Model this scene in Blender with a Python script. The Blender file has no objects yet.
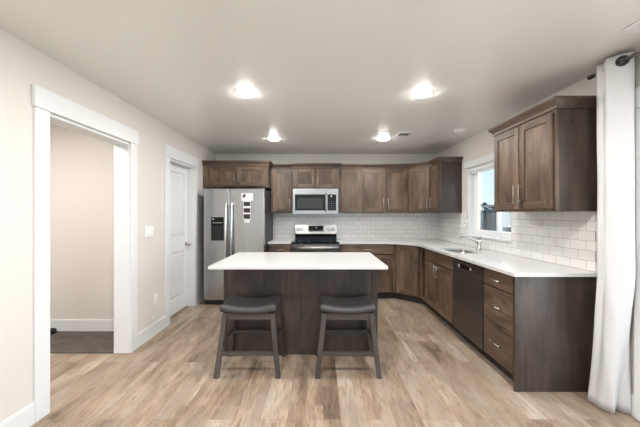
import bpy, bmesh, math, random
from mathutils import Vector, Matrix
from mathutils.geometry import tessellate_polygon

sc = bpy.context.scene
COL = sc.collection
PI = math.pi

# ------------------------------------------------------------------ camera
CAM_H = 1.354
cam_data = bpy.data.cameras.new('camera')
cam = bpy.data.objects.new('camera', cam_data)
COL.objects.link(cam)
cam.location = (0, 0, CAM_H)
cam.rotation_euler = (PI / 2, 0, 0)
cam_data.sensor_width = 36.0
cam_data.lens = 36.0 * 300 / 640
cam_data.shift_y = 1.0 / 640
cam_data.clip_start = 0.05
sc.camera = cam

# ------------------------------------------------------------------ exposure
sc.view_settings.view_transform = 'Standard'
sc.view_settings.look = 'None'
sc.view_settings.exposure = 0.25
sc.view_settings.gamma = 1.0
sc.view_settings.use_curve_mapping = False

# ------------------------------------------------------------------ sky
def lin(r, g, b):
    f = lambda c: (c / 255 / 12.92) if c / 255 <= 0.04045 else ((c / 255 + 0.055) / 1.055) ** 2.4
    return (f(r), f(g), f(b), 1.0)

world = bpy.data.worlds.new('sky')
sc.world = world
world.use_nodes = True
wt = world.node_tree
wt.nodes.clear()
wo = wt.nodes.new('ShaderNodeOutputWorld')
bg = wt.nodes.new('ShaderNodeBackground')
tc = wt.nodes.new('ShaderNodeTexCoord')
sx = wt.nodes.new('ShaderNodeSeparateXYZ')
rp = wt.nodes.new('ShaderNodeValToRGB')
rp.color_ramp.elements[0].position = 0.0
rp.color_ramp.elements[0].color = lin(222, 234, 246)
rp.color_ramp.elements[1].position = 0.35
rp.color_ramp.elements[1].color = lin(160, 200, 240)
mp = wt.nodes.new('ShaderNodeMapping')
mp.inputs['Scale'].default_value = (3.0, 3.0, 14.0)
nz = wt.nodes.new('ShaderNodeTexNoise')
nz.inputs['Scale'].default_value = 1.3
nz.inputs['Detail'].default_value = 4
cr = wt.nodes.new('ShaderNodeValToRGB')
cr.color_ramp.elements[0].position = 0.60
cr.color_ramp.elements[0].color = (0, 0, 0, 1)
cr.color_ramp.elements[1].position = 0.74
cr.color_ramp.elements[1].color = (1, 1, 1, 1)
mx = wt.nodes.new('ShaderNodeMixRGB')
mx.inputs['Color2'].default_value = lin(165, 185, 205)
wt.links.new(tc.outputs['Generated'], sx.inputs[0])
wt.links.new(sx.outputs['Z'], rp.inputs[0])
wt.links.new(tc.outputs['Generated'], mp.inputs[0])
wt.links.new(mp.outputs[0], nz.inputs['Vector'])
wt.links.new(nz.outputs['Fac'], cr.inputs[0])
wt.links.new(cr.outputs[0], mx.inputs['Fac'])
wt.links.new(rp.outputs[0], mx.inputs['Color1'])
wt.links.new(mx.outputs[0], bg.inputs['Color'])
wt.links.new(bg.outputs[0], wo.inputs['Surface'])
bg.inputs['Strength'].default_value = 2.3

# ------------------------------------------------------------------ daylight through the room's glazing, plus added fill lamps
def area_light(name, loc, target, sx_, sy_, power, color=(1, 1, 1)):
    l = bpy.data.lights.new(name, 'AREA')
    l.shape = 'RECTANGLE'
    l.size, l.size_y = sx_, sy_
    l.energy = power
    l.color = color
    o = bpy.data.objects.new(name, l)
    COL.objects.link(o)
    o.location = loc
    d = Vector(target) - Vector(loc)
    o.rotation_euler = d.to_track_quat('-Z', 'Y').to_euler()
    return o

LAMP_L = 215.0            # radiance of the ceiling discs
area_light('daylight_front_window', (0.1, -3.3, 1.43), (0.1, 0, 1.5), 3.3, 1.7, 9, (0.98, 0.99, 1.0))
area_light('daylight_patio_door', (2.45, 0.75, 1.15), (0, 0.75, 1.15), 1.6, 1.9, 62, (0.96, 0.98, 1.0))
area_light('daylight_kitchen_window', (2.5, 3.8, 1.6), (0, 3.8, 1.3), 0.9, 0.85, 12, (0.93, 0.97, 1.0))

for lx_, ly_, lp_ in ((-0.66, 1.09, 28), (0.91, 1.09, 28), (-0.66, -0.5, 11), (0.91, -0.5, 11), (-0.66, -2.1, 4), (0.91, -2.1, 4)):  # unseen lamps added above and behind the camera to brighten the room
    o_ = area_light('added_fill_downlight', (lx_, ly_, 2.42), (lx_, ly_, 0), 0.17, 0.17, lp_, (1.0, 0.985, 0.965))
    o_.data.shape = 'DISK'

# ------------------------------------------------------------------ materials
def new_mat(name):
    m = bpy.data.materials.new(name)
    m.use_nodes = True
    nt = m.node_tree
    b = nt.nodes['Principled BSDF']
    return m, nt, b

def plain(name, rgb, rough=0.5, metal=0.0, spec=0.5, bump=0.0, bscale=120, coat=0.0):
    m, nt, b = new_mat(name)
    b.inputs['Base Color'].default_value = rgb
    b.inputs['Roughness'].default_value = rough
    b.inputs['Metallic'].default_value = metal
    b.inputs['Specular IOR Level'].default_value = spec
    b.inputs['Coat Weight'].default_value = coat
    t = nt.nodes.new('ShaderNodeTexCoord')
    n = nt.nodes.new('ShaderNodeTexNoise')
    n.inputs['Scale'].default_value = bscale
    n.inputs['Detail'].default_value = 3
    nt.links.new(t.outputs['Object'], n.inputs['Vector'])
    # a faint procedural variation of the colour
    mixn = nt.nodes.new('ShaderNodeMixRGB')
    mixn.blend_type = 'MULTIPLY'
    mixn.inputs['Fac'].default_value = 0.06
    mixn.inputs['Color1'].default_value = rgb
    nt.links.new(n.outputs['Fac'], mixn.inputs['Color2'])
    nt.links.new(mixn.outputs[0], b.inputs['Base Color'])
    if bump > 0:
        bp = nt.nodes.new('ShaderNodeBump')
        bp.inputs['Strength'].default_value = bump
        bp.inputs['Distance'].default_value = 0.004
        nt.links.new(n.outputs['Fac'], bp.inputs['Height'])
        nt.links.new(bp.outputs[0], b.inputs['Normal'])
    return m

def ramp(nt, stops):
    r = nt.nodes.new('ShaderNodeValToRGB')
    els = r.color_ramp.elements
    while len(els) < len(stops):
        els.new(0.5)
    for e, (p, c) in zip(els, stops):
        e.position = p
        e.color = c
    return r

def wood(name, axis, dark, mid, light, rough=0.42):
    """stained knotty alder, grain along the given local axis"""
    m, nt, b = new_mat(name)
    L = nt.links.new
    t = nt.nodes.new('ShaderNodeTexCoord')
    oi = nt.nodes.new('ShaderNodeObjectInfo')
    ad = nt.nodes.new('ShaderNodeVectorMath')
    ad.operation = 'ADD'
    sc_ = nt.nodes.new('ShaderNodeVectorMath')
    sc_.operation = 'SCALE'
    cb = nt.nodes.new('ShaderNodeCombineXYZ')
    for i in range(3):
        L(oi.outputs['Random'], cb.inputs[i])
    L(cb.outputs[0], sc_.inputs[0])
    sc_.inputs['Scale'].default_value = 17.0
    L(t.outputs['Object'], ad.inputs[0])
    L(sc_.outputs[0], ad.inputs[1])
    def mapped(a, c):
        mpn = nt.nodes.new('ShaderNodeMapping')
        s = [a, a, a]
        s['xyz'.index(axis)] = c
        mpn.inputs['Scale'].default_value = s
        L(ad.outputs[0], mpn.inputs['Vector'])
        return mpn
    m1, m2, m3 = mapped(19, 2.0), mapped(4.5, 1.3), mapped(9.0, 5.0)
    n1 = nt.nodes.new('ShaderNodeTexNoise'); n1.inputs['Scale'].default_value = 1.6; n1.inputs['Detail'].default_value = 6
    n2 = nt.nodes.new('ShaderNodeTexNoise'); n2.inputs['Scale'].default_value = 1.0; n2.inputs['Detail'].default_value = 3; n2.inputs['Distortion'].default_value = 0.8
    L(m1.outputs[0], n1.inputs['Vector']); L(m2.outputs[0], n2.inputs['Vector'])
    mixf = nt.nodes.new('ShaderNodeMath'); mixf.operation = 'MULTIPLY_ADD'
    mixf.inputs[1].default_value = 0.34
    half = nt.nodes.new('ShaderNodeMath'); half.operation = 'MULTIPLY'; half.inputs[1].default_value = 0.71
    L(n2.outputs['Fac'], half.inputs[0])
    L(n1.outputs['Fac'], mixf.inputs[0]); L(half.outputs[0], mixf.inputs[2])
    r = ramp(nt, [(0.36, dark), (0.52, mid), (0.68, light)])
    L(mixf.outputs[0], r.inputs[0])
    # knots
    vo = nt.nodes.new('ShaderNodeTexVoronoi'); vo.inputs['Scale'].default_value = 1.0
    L(m3.outputs[0], vo.inputs['Vector'])
    kr = ramp(nt, [(0.03, (0.22, 0.19, 0.17, 1)), (0.13, (1, 1, 1, 1))])
    L(vo.outputs['Distance'], kr.inputs[0])
    mu = nt.nodes.new('ShaderNodeMixRGB'); mu.blend_type = 'MULTIPLY'; mu.inputs['Fac'].default_value = 0.75
    L(r.outputs[0], mu.inputs['Color1']); L(kr.outputs[0], mu.inputs['Color2'])
    L(mu.outputs[0], b.inputs['Base Color'])
    b.inputs['Roughness'].default_value = rough
    bp = nt.nodes.new('ShaderNodeBump'); bp.inputs['Strength'].default_value = 0.08; bp.inputs['Distance'].default_value = 0.002
    L(n1.outputs['Fac'], bp.inputs['Height']); L(bp.outputs[0], b.inputs['Normal'])
    return m

W_D, W_M, W_L = (0.046, 0.027, 0.018, 1), (0.114, 0.074, 0.050, 1), (0.205, 0.138, 0.094, 1)
WOODV = wood('stained_alder_vertical', 'z', W_D, W_M, W_L)
WOODH = wood('stained_alder_horizontal', 'x', W_D, W_M, W_L)
WOODY = wood('stained_alder_depth', 'y', W_D, W_M, W_L)
P_D, P_M, P_L = (0.028, 0.019, 0.015, 1), (0.050, 0.035, 0.028, 1), (0.084, 0.060, 0.047, 1)  # same alder darkened and greyed: the panels' shade is put into the colour
PANELV = wood('shaded_alder_panel', 'z', P_D, P_M, P_L, 0.38)
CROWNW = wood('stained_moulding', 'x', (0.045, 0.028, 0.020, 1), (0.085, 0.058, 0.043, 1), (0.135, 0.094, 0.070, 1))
STOOLW = wood('grey_brown_stool_wood', 'z', (0.030, 0.023, 0.019, 1), (0.052, 0.042, 0.036, 1), (0.078, 0.064, 0.055, 1), 0.5)
STOOLH = wood('grey_brown_stool_wood_rail', 'x', (0.030, 0.023, 0.019, 1), (0.052, 0.042, 0.036, 1), (0.078, 0.064, 0.055, 1), 0.5)
TOE = plain('toe_kick_dark', (0.030, 0.023, 0.019, 1), 0.6)

def paint(name, rgb, rough, bump, bscale, spec=0.4):
    return plain(name, rgb, rough, 0, spec, bump, bscale)

WALLP = paint('warm_greige_wall_paint', (0.685, 0.642, 0.598, 1), 0.62, 0.10, 60, 0.3)
CEILP = paint('ceiling_paint', (0.79, 0.765, 0.73, 1), 0.32, 0.05, 45, 0.9)
TRIMP = paint('white_trim_paint', (0.76, 0.762, 0.758, 1), 0.38, 0.0, 60)
WINP = paint('white_vinyl', (0.85, 0.86, 0.86, 1), 0.35, 0.0, 60)
QUARTZ = plain('white_quartz', (0.63, 0.62, 0.60, 1), 0.22, 0, 0.5, 0, 400)
BLACKP = plain('black_plastic', (0.012, 0.012, 0.012, 1), 0.35)
BLACKG = plain('black_glass', (0.006, 0.006, 0.006, 1), 0.08, 0.0, 0.22)
DARKG = plain('smoked_door_glass', (0.030, 0.030, 0.029, 1), 0.22, 0.0, 0.3)
NICKEL = plain('brushed_nickel', (0.62, 0.60, 0.57, 1), 0.28, 1.0)
CHROME = plain('chrome', (0.75, 0.75, 0.75, 1), 0.12, 1.0)
GREYSIDE = plain('dark_grey_appliance_side', (0.035, 0.035, 0.036, 1), 0.45)
DARKSTEEL = plain('black_stainless', (0.115, 0.098, 0.088, 1), 0.34, 0.75)
DARKSTEELE = plain('black_stainless_edge', (0.30, 0.27, 0.25, 1), 0.28, 0.9)
PLASTICW = plain('white_plastic', (0.85, 0.845, 0.83, 1), 0.4)
LEATHER = plain('dark_grey_upholstery', (0.045, 0.042, 0.043, 1), 0.42, 0, 0.5, 0.25, 160)
SHOEM = plain('black_shoe_leather', (0.010, 0.009, 0.009, 1), 0.5)
PAPER_GLARE = plain('white_paper_and_glare', (0.85, 0.85, 0.84, 1), 0.7)
MAROON = plain('dark_printed_square', (0.045, 0.022, 0.024, 1), 0.6)
GLARE_BLOT = plain('dark_glare_blot', (0.03, 0.03, 0.035, 1), 0.6)
VENTD = plain('vent_shadow_grey', (0.36, 0.34, 0.32, 1), 0.6)
DISPLAY = plain('display_print', (0.55, 0.57, 0.60, 1), 0.4)

def steel(name, rgb, rough, stretch):
    m, nt, b = new_mat(name)
    L = nt.links.new
    t = nt.nodes.new('ShaderNodeTexCoord')
    mpn = nt.nodes.new('ShaderNodeMapping'); mpn.inputs['Scale'].default_value = stretch
    n = nt.nodes.new('ShaderNodeTexNoise'); n.inputs['Scale'].default_value = 1.0; n.inputs['Detail'].default_value = 4
    L(t.outputs['Object'], mpn.inputs['Vector']); L(mpn.outputs[0], n.inputs['Vector'])
    d = tuple(c * 0.86 for c in rgb[:3]) + (1,)
    r = ramp(nt, [(0.3, d), (0.7, rgb)])
    L(n.outputs['Fac'], r.inputs[0]); L(r.outputs[0], b.inputs['Base Color'])
    b.inputs['Metallic'].default_value = 1.0
    b.inputs['Roughness'].default_value = rough
    mp2 = nt.nodes.new('ShaderNodeMapping'); mp2.inputs['Scale'].default_value = (2.6, 1, 1.4)
    n2 = nt.nodes.new('ShaderNodeTexNoise'); n2.inputs['Scale'].default_value = 1.4; n2.inputs['Detail'].default_value = 1
    L(t.outputs['Object'], mp2.inputs['Vector']); L(mp2.outputs[0], n2.inputs['Vector'])
    bp = nt.nodes.new('ShaderNodeBump'); bp.inputs['Strength'].default_value = 0.25; bp.inputs['Distance'].default_value = 0.02
    L(n2.outputs['Fac'], bp.inputs['Height']); L(bp.outputs[0], b.inputs['Normal'])
    return m
STEELR = steel('range_stainless', (0.34, 0.335, 0.325, 1), 0.27, (3, 3, 220))
STEEL = steel('brushed_stainless', (0.50, 0.50, 0.50, 1), 0.25, (3, 3, 220))

# plank floor: boards run along world Y
def floor_mat():
    m, nt, b = new_mat('weathered_oak_plank')
    L = nt.links.new
    t = nt.nodes.new('ShaderNodeTexCoord')
    rot = nt.nodes.new('ShaderNodeMapping'); rot.inputs['Rotation'].default_value = (0, 0, PI / 2)
    rot.inputs['Location'].default_value = (0.31, 0.04, 0)
    L(t.outputs['Object'], rot.inputs['Vector'])
    def bricks(w, h, off, mort):
        br = nt.nodes.new('ShaderNodeTexBrick')
        br.offset = off; br.offset_frequency = 2; br.squash = 1.0
        br.inputs['Scale'].default_value = 1.0
        br.inputs['Brick Width'].default_value = w
        br.inputs['Row Height'].default_value = h
        br.inputs['Mortar Size'].default_value = mort
        br.inputs['Mortar Smooth'].default_value = 0.3
        br.inputs['Color1'].default_value = (0, 0, 0, 1)
        br.inputs['Color2'].default_value = (1, 1, 1, 1)
        br.inputs['Mortar'].default_value = (0.5, 0.5, 0.5, 1)
        L(rot.outputs[0], br.inputs['Vector'])
        return br
    br = bricks(1.22, 0.178, 0.37, 0.0012)          # the boards
    b2 = bricks(0.41, 0.0593, 0.43, 0.0)            # printed strips within a board
    sh = nt.nodes.new('ShaderNodeVectorMath'); sh.operation = 'MULTIPLY_ADD'
    sh.inputs[1].default_value = (23, 31, 7)
    L(br.outputs['Color'], sh.inputs[0]); L(t.outputs['Object'], sh.inputs[2])
    def noise(scale, s, det, dist=0.0):
        mpn = nt.nodes.new('ShaderNodeMapping'); mpn.inputs['Scale'].default_value = scale
        n = nt.nodes.new('ShaderNodeTexNoise'); n.inputs['Scale'].default_value = s
        n.inputs['Detail'].default_value = det; n.inputs['Distortion'].default_value = dist
        L(sh.outputs[0], mpn.inputs['Vector']); L(mpn.outputs[0], n.inputs['Vector'])
        return n
    grain = noise((60, 7.0, 1), 1.3, 8, 0.3)
    blot = noise((9, 2.0, 1), 1.0, 5, 0.8)
    patch = noise((5, 1.3, 1), 1.3, 4, 0.5)
    def math_(op, a, bb, c=None):
        n = nt.nodes.new('ShaderNodeMath'); n.operation = op
        for i, v in enumerate((a, bb, c)):
            if v is None:
                continue
            if isinstance(v, (int, float)):
                n.inputs[i].default_value = v
            else:
                L(v, n.inputs[i])
        return n.outputs[0]
    tone = math_('MULTIPLY', br.outputs['Color'], 0.36)
    tone = math_('MULTIPLY_ADD', b2.outputs['Color'], 0.20, tone)
    tone = math_('MULTIPLY_ADD', blot.outputs['Fac'], 1.0, tone)      # about 0.3 .. 1.3
    base = ramp(nt, [(0.0, lin(106, 89, 75)), (0.20, lin(129, 109, 92)), (0.42, lin(151, 130, 110)), (0.62, lin(162, 142, 122)), (0.82, lin(174, 157, 139)), (1.0, lin(187, 174, 159))])
    L(math_('MULTIPLY_ADD', tone, 1.35, -0.56), base.inputs[0])
    gr = ramp(nt, [(0.30, (0.46, 0.43, 0.41, 1)), (0.48, (0.90, 0.89, 0.88, 1)), (0.70, (1.10, 1.10, 1.10, 1))])
    L(grain.outputs['Fac'], gr.inputs[0])
    m1 = nt.nodes.new('ShaderNodeMixRGB'); m1.blend_type = 'MULTIPLY'; m1.inputs['Fac'].default_value = 0.75
    L(base.outputs[0], m1.inputs['Color1']); L(gr.outputs[0], m1.inputs['Color2'])
    m3 = nt.nodes.new('ShaderNodeMixRGB'); m3.inputs['Color2'].default_value = lin(150, 138, 126)
    pf = ramp(nt, [(0.48, (0, 0, 0, 1)), (0.68, (0.6, 0.6, 0.6, 1))])
    L(patch.outputs['Fac'], pf.inputs[0]); L(pf.outputs[0], m3.inputs['Fac'])
    L(m1.outputs[0], m3.inputs['Color1'])
    m4 = nt.nodes.new('ShaderNodeMixRGB'); m4.inputs['Color2'].default_value = lin(92, 76, 62)
    L(math_('MULTIPLY', br.outputs['Fac'], 0.5), m4.inputs['Fac'])
    L(m3.outputs[0], m4.inputs['Color1'])
    L(m4.outputs[0], b.inputs['Base Color'])
    b.inputs['Roughness'].default_value = 0.45
    bp = nt.nodes.new('ShaderNodeBump'); bp.inputs['Strength'].default_value = 0.12; bp.inputs['Distance'].default_value = 0.003
    L(grain.outputs['Fac'], bp.inputs['Height']); L(bp.outputs[0], b.inputs['Normal'])
    return m
FLOORM = floor_mat()

def tile_mat(name, rot):
    m, nt, b = new_mat(name)
    L = nt.links.new
    t = nt.nodes.new('ShaderNodeTexCoord')
    mpn = nt.nodes.new('ShaderNodeMapping'); mpn.inputs['Rotation'].default_value = rot
    L(t.outputs['Object'], mpn.inputs['Vector'])
    br = nt.nodes.new('ShaderNodeTexBrick')
    br.offset = 0.5
    br.inputs['Scale'].default_value = 1.0
    br.inputs['Brick Width'].default_value = 0.1535
    br.inputs['Row Height'].default_value = 0.0775
    br.inputs['Mortar Size'].default_value = 0.0018
    br.inputs['Mortar Smooth'].default_value = 0.2
    br.inputs['Color1'].default_value = (0.74, 0.725, 0.70, 1)
    br.inputs['Color2'].default_value = (0.80, 0.79, 0.765, 1)
    br.inputs['Mortar'].default_value = (0.36, 0.345, 0.325, 1)
    L(mpn.outputs[0], br.inputs['Vector'])
    L(br.outputs['Color'], b.inputs['Base Color'])
    b.inputs['Roughness'].default_value = 0.16
    bp = nt.nodes.new('ShaderNodeBump'); bp.inputs['Strength'].default_value = 0.5; bp.inputs['Distance'].default_value = 0.002; bp.invert = True
    L(br.outputs['Fac'], bp.inputs['Height']); L(bp.outputs[0], b.inputs['Normal'])
    return m
# the texture lies in its XY plane: turn (x,z) and (y,z) onto it
TILEB = tile_mat('white_subway_tile_back', (-PI / 2, 0, 0))
TILER = tile_mat('white_subway_tile_side', (0, 0, 0))

def carpet_mat():
    m, nt, b = new_mat('brown_grey_carpet')
    L = nt.links.new
    t = nt.nodes.new('ShaderNodeTexCoord')
    n = nt.nodes.new('ShaderNodeTexNoise'); n.inputs['Scale'].default_value = 240; n.inputs['Detail'].default_value = 4
    n2 = nt.nodes.new('ShaderNodeTexNoise'); n2.inputs['Scale'].default_value = 9; n2.inputs['Detail'].default_value = 5
    L(t.outputs['Object'], n.inputs['Vector']); L(t.outputs['Object'], n2.inputs['Vector'])
    r = ramp(nt, [(0.3, lin(70, 62, 55)), (0.7, lin(112, 103, 95))])
    ad = nt.nodes.new('ShaderNodeMath'); ad.operation = 'MULTIPLY_ADD'; ad.inputs[1].default_value = 0.5
    hf = nt.nodes.new('ShaderNodeMath'); hf.operation = 'MULTIPLY'; hf.inputs[1].default_value = 0.5
    L(n2.outputs['Fac'], hf.inputs[0]); L(n.outputs['Fac'], ad.inputs[0]); L(hf.outputs[0], ad.inputs[2])
    L(ad.outputs[0], r.inputs[0]); L(r.outputs[0], b.inputs['Base Color'])
    b.inputs['Roughness'].default_value = 0.95
    bp = nt.nodes.new('ShaderNodeBump'); bp.inputs['Strength'].default_value = 0.6; bp.inputs['Distance'].default_value = 0.01
    L(n.outputs['Fac'], bp.inputs['Height']); L(bp.outputs[0], b.inputs['Normal'])
    return m
CARPET = carpet_mat()

def fabric_mat():
    m, nt, b = new_mat('white_curtain_fabric')
    L = nt.links.new
    t = nt.nodes.new('ShaderNodeTexCoord')
    n = nt.nodes.new('ShaderNodeTexNoise'); n.inputs['Scale'].default_value = 5; n.inputs['Detail'].default_value = 3
    w = nt.nodes.new('ShaderNodeTexNoise'); w.inputs['Scale'].default_value = 500
    L(t.outputs['Object'], n.inputs['Vector']); L(t.outputs['Object'], w.inputs['Vector'])
    b.inputs['Base Color'].default_value = (0.80, 0.80, 0.80, 1)
    r = ramp(nt, [(0.3, (0.62, 0.62, 0.625, 1)), (0.7, (0.68, 0.68, 0.68, 1))])
    L(w.outputs['Fac'], r.inputs[0]); L(r.outputs[0], b.inputs['Base Color'])
    b.inputs['Roughness'].default_value = 0.75
    bp = nt.nodes.new('ShaderNodeBump'); bp.inputs['Strength'].default_value = 0.35; bp.inputs['Distance'].default_value = 0.02
    L(n.outputs['Fac'], bp.inputs['Height']); L(bp.outputs[0], b.inputs['Normal'])
    return m
FABRIC = fabric_mat()

def glass_mat():
    m = bpy.data.materials.new('clear_window_glass')
    m.use_nodes = True
    nt = m.node_tree
    nt.nodes.clear()
    o = nt.nodes.new('ShaderNodeOutputMaterial')
    tr = nt.nodes.new('ShaderNodeBsdfTransparent'); tr.inputs[0].default_value = (0.93, 0.96, 0.96, 1)
    gl = nt.nodes.new('ShaderNodeBsdfGlossy'); gl.inputs['Roughness'].default_value = 0.02
    fr = nt.nodes.new('ShaderNodeFresnel'); fr.inputs[0].default_value = 1.45
    ml = nt.nodes.new('ShaderNodeMath'); ml.operation = 'MULTIPLY'; ml.inputs[1].default_value = 0.6
    mxs = nt.nodes.new('ShaderNodeMixShader')
    nt.links.new(fr.outputs[0], ml.inputs[0]); nt.links.new(ml.outputs[0], mxs.inputs[0])
    nt.links.new(tr.outputs[0], mxs.inputs[1]); nt.links.new(gl.outputs[0], mxs.inputs[2])
    nt.links.new(mxs.outputs[0], o.inputs[0])
    return m
GLASS = glass_mat()

def emit_mat(name, rgb, s):
    m, nt, b = new_mat(name)
    b.inputs['Base Color'].default_value = (0.9, 0.9, 0.9, 1)
    b.inputs['Emission Color'].default_value = rgb
    b.inputs['Emission Strength'].default_value = s
    return m
LAMPM = emit_mat('lit_lamp_lens', (1.0, 0.975, 0.945, 1), LAMP_L)

def fence_mat():
    m, nt, b = new_mat('grey_weathered_fence_boards')
    L = nt.links.new
    t = nt.nodes.new('ShaderNodeTexCoord')
    mpn = nt.nodes.new('ShaderNodeMapping'); mpn.inputs['Scale'].default_value = (8, 7, 0.6)
    n = nt.nodes.new('ShaderNodeTexNoise'); n.inputs['Scale'].default_value = 1.0
    L(t.outputs['Object'], mpn.inputs['Vector']); L(mpn.outputs[0], n.inputs['Vector'])
    r = ramp(nt, [(0.3, lin(88, 84, 80)), (0.7, lin(138, 133, 128))])
    L(n.outputs['Fac'], r.inputs[0]); L(r.outputs[0], b.inputs['Base Color'])
    b.inputs['Roughness'].default_value = 0.9
    return m
FENCEM = fence_mat()
LEAFM = plain('dark_evergreen_leaves', lin(70, 84, 80), 0.8)
BARKM = plain('tree_bark', lin(70, 62, 56), 0.9)
GROUNDM = plain('dry_lawn', lin(150, 148, 128), 0.95, 0, 0.2, 0.4, 30)

# ------------------------------------------------------------------ mesh helpers
class MB:
    """collects shapes and links them as ONE mesh object"""
    def __init__(self):
        self.bm = bmesh.new()

    def _mi(self, faces, mi):
        for f in faces:
            f.material_index = mi

    def box(self, x0, x1, y0, y1, z0, z1, mi=0):
        v = [self.bm.verts.new(p) for p in ((x0, y0, z0), (x1, y0, z0), (x1, y1, z0), (x0, y1, z0),
                                            (x0, y0, z1), (x1, y0, z1), (x1, y1, z1), (x0, y1, z1))]
        fs = [self.bm.faces.new([v[i] for i in q]) for q in
              ((3, 2, 1, 0), (4, 5, 6, 7), (0, 1, 5, 4), (1, 2, 6, 5), (2, 3, 7, 6), (3, 0, 4, 7))]
        self._mi(fs, mi)
        return self

    def prism(self, pts, z0, z1, mi=0):
        """vertical prism over a plan polygon (counter-clockwise)"""
        n = len(pts)
        a = [self.bm.verts.new((p[0], p[1], z0)) for p in pts]
        b = [self.bm.verts.new((p[0], p[1], z1)) for p in pts]
        fs = [self.bm.faces.new(a[::-1]), self.bm.faces.new(b)]
        for i in range(n):
            j = (i + 1) % n
            fs.append(self.bm.faces.new((a[i], a[j], b[j], b[i])))
        self._mi(fs, mi)
        return self

    def hexa(self, bottom, top, mi=0):
        """eight-cornered solid from two quads"""
        a = [self.bm.verts.new(p) for p in bottom]
        b = [self.bm.verts.new(p) for p in top]
        fs = [self.bm.faces.new(a[::-1]), self.bm.faces.new(b)]
        for i in range(4):
            j = (i + 1) % 4
            fs.append(self.bm.faces.new((a[i], a[j], b[j], b[i])))
        self._mi(fs, mi)
        return self

    def cyl(self, p0, p1, r0, r1=None, n=20, mi=0):
        r1 = r0 if r1 is None else r1
        p0, p1 = Vector(p0), Vector(p1)
        q = (p1 - p0).to_track_quat('Z', 'Y')
        a, b = [], []
        for i in range(n):
            t = 2 * PI * i / n
            d = q @ Vector((math.cos(t), math.sin(t), 0))
            a.append(self.bm.verts.new(p0 + d * r0))
            b.append(self.bm.verts.new(p1 + d * r1))
        fs = [self.bm.faces.new(a[::-1]), self.bm.faces.new(b)]
        for i in range(n):
            j = (i + 1) % n
            f = self.bm.faces.new((a[i], a[j], b[j], b[i]))
            f.smooth = True
            fs.append(f)
        self._mi(fs, mi)
        return self

    def tube(self, pts, r, n=14, mi=0):
        pts = [Vector(p) for p in pts]
        rs = r if isinstance(r, (list, tuple)) else [r] * len(pts)
        rings = []
        up = Vector((0.13, 0.31, 0.94)).normalized()
        for i, p in enumerate(pts):
            d = (pts[min(i + 1, len(pts) - 1)] - pts[max(i - 1, 0)]).normalized()
            s = d.cross(up)
            if s.length < 1e-4:
                s = d.cross(Vector((1, 0, 0)))
            s.normalize()
            u = s.cross(d).normalized()
            rings.append([self.bm.verts.new(p + (s * math.cos(2 * PI * k / n) + u * math.sin(2 * PI * k / n)) * rs[i]) for k in range(n)])
        fs = [self.bm.faces.new(rings[0]), self.bm.faces.new(rings[-1][::-1])]
        for a, b in zip(rings, rings[1:]):
            for k in range(n):
                j = (k + 1) % n
                f = self.bm.faces.new((a[k], b[k], b[j], a[j]))
                f.smooth = True
                fs.append(f)
        self._mi(fs, mi)
        return self

    def sphere(self, c, r, mi=0, s=(1, 1, 1)):
        ret = bmesh.ops.create_uvsphere(self.bm, u_segments=18, v_segments=10, radius=r,
                                        matrix=Matrix.Translation(c) @ Matrix.Diagonal((*s, 1)))
        fs = {f for v in ret['verts'] for f in v.link_faces}
        for f in fs:
            f.smooth = True
            f.material_index = mi
        return self

    def lathe(self, prof, c=(0, 0, 0), n=32, mi=0):
        """profile [(r, z)] turned about the vertical through c"""
        rings = []
        for (r, z) in prof:
            if r < 1e-6:
                rings.append([self.bm.verts.new((c[0], c[1], c[2] + z))])
            else:
                rings.append([self.bm.verts.new((c[0] + r * math.cos(2 * PI * k / n), c[1] + r * math.sin(2 * PI * k / n), c[2] + z)) for k in range(n)])
        for a, b in zip(rings, rings[1:]):
            for k in range(n):
                j = (k + 1) % n
                vs = [a[k % len(a)], a[j % len(a)], b[j % len(b)], b[k % len(b)]]
                vs = list(dict.fromkeys(vs))
                if len(vs) >= 3:
                    f = self.bm.faces.new(vs)
                    f.smooth = True
                    f.material_index = mi
        return self

    def sweep(self, path, prof, mi=0):
        """mitred moulding: profile [(out, z)] along a plan path, 'out' to the right of travel"""
        P = [Vector(p) for p in path]
        dirs = [(b - a).normalized() for a, b in zip(P, P[1:])]
        nr = [Vector((d.y, -d.x)) for d in dirs]
        rows = []
        for i, p in enumerate(P):
            if i == 0:
                m = nr[0]
            elif i == len(P) - 1:
                m = nr[-1]
            else:
                m = (nr[i - 1] + nr[i]).normalized()
                m = m / max(m.dot(nr[i]), 0.2)
            rows.append([self.bm.verts.new((p.x + m.x * o, p.y + m.y * o, z)) for (o, z) in prof])
        n = len(prof)
        fs = []
        for a, b in zip(rows, rows[1:]):
            for k in range(n):
                j = (k + 1) % n
                fs.append(self.bm.faces.new((a[k], a[j], b[j], b[k])))
        fs.append(self.bm.faces.new(rows[0][::-1]))
        fs.append(self.bm.faces.new(rows[-1]))
        self._mi(fs, mi)
        return self

    def slab_with_hole(self, outer, hole, z0, z1, mi=0):
        polys = [[Vector((x, y, 0)) for x, y in outer], [Vector((x, y, 0)) for x, y in hole]]
        flat = [p for q in polys for p in q]
        tris = tessellate_polygon(polys)
        lo = [self.bm.verts.new((p.x, p.y, z0)) for p in flat]
        hi = [self.bm.verts.new((p.x, p.y, z1)) for p in flat]
        for t in tris:
            self.bm.faces.new([hi[i] for i in t])
            self.bm.faces.new([lo[i] for i in t][::-1])
        k = 0
        for q in polys:
            n = len(q)
            for i in range(n):
                j = (i + 1) % n
                self.bm.faces.new((lo[k + i], lo[k + j], hi[k + j], hi[k + i]))
            k += n
        self.bm.normal_update()
        return self

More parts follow.
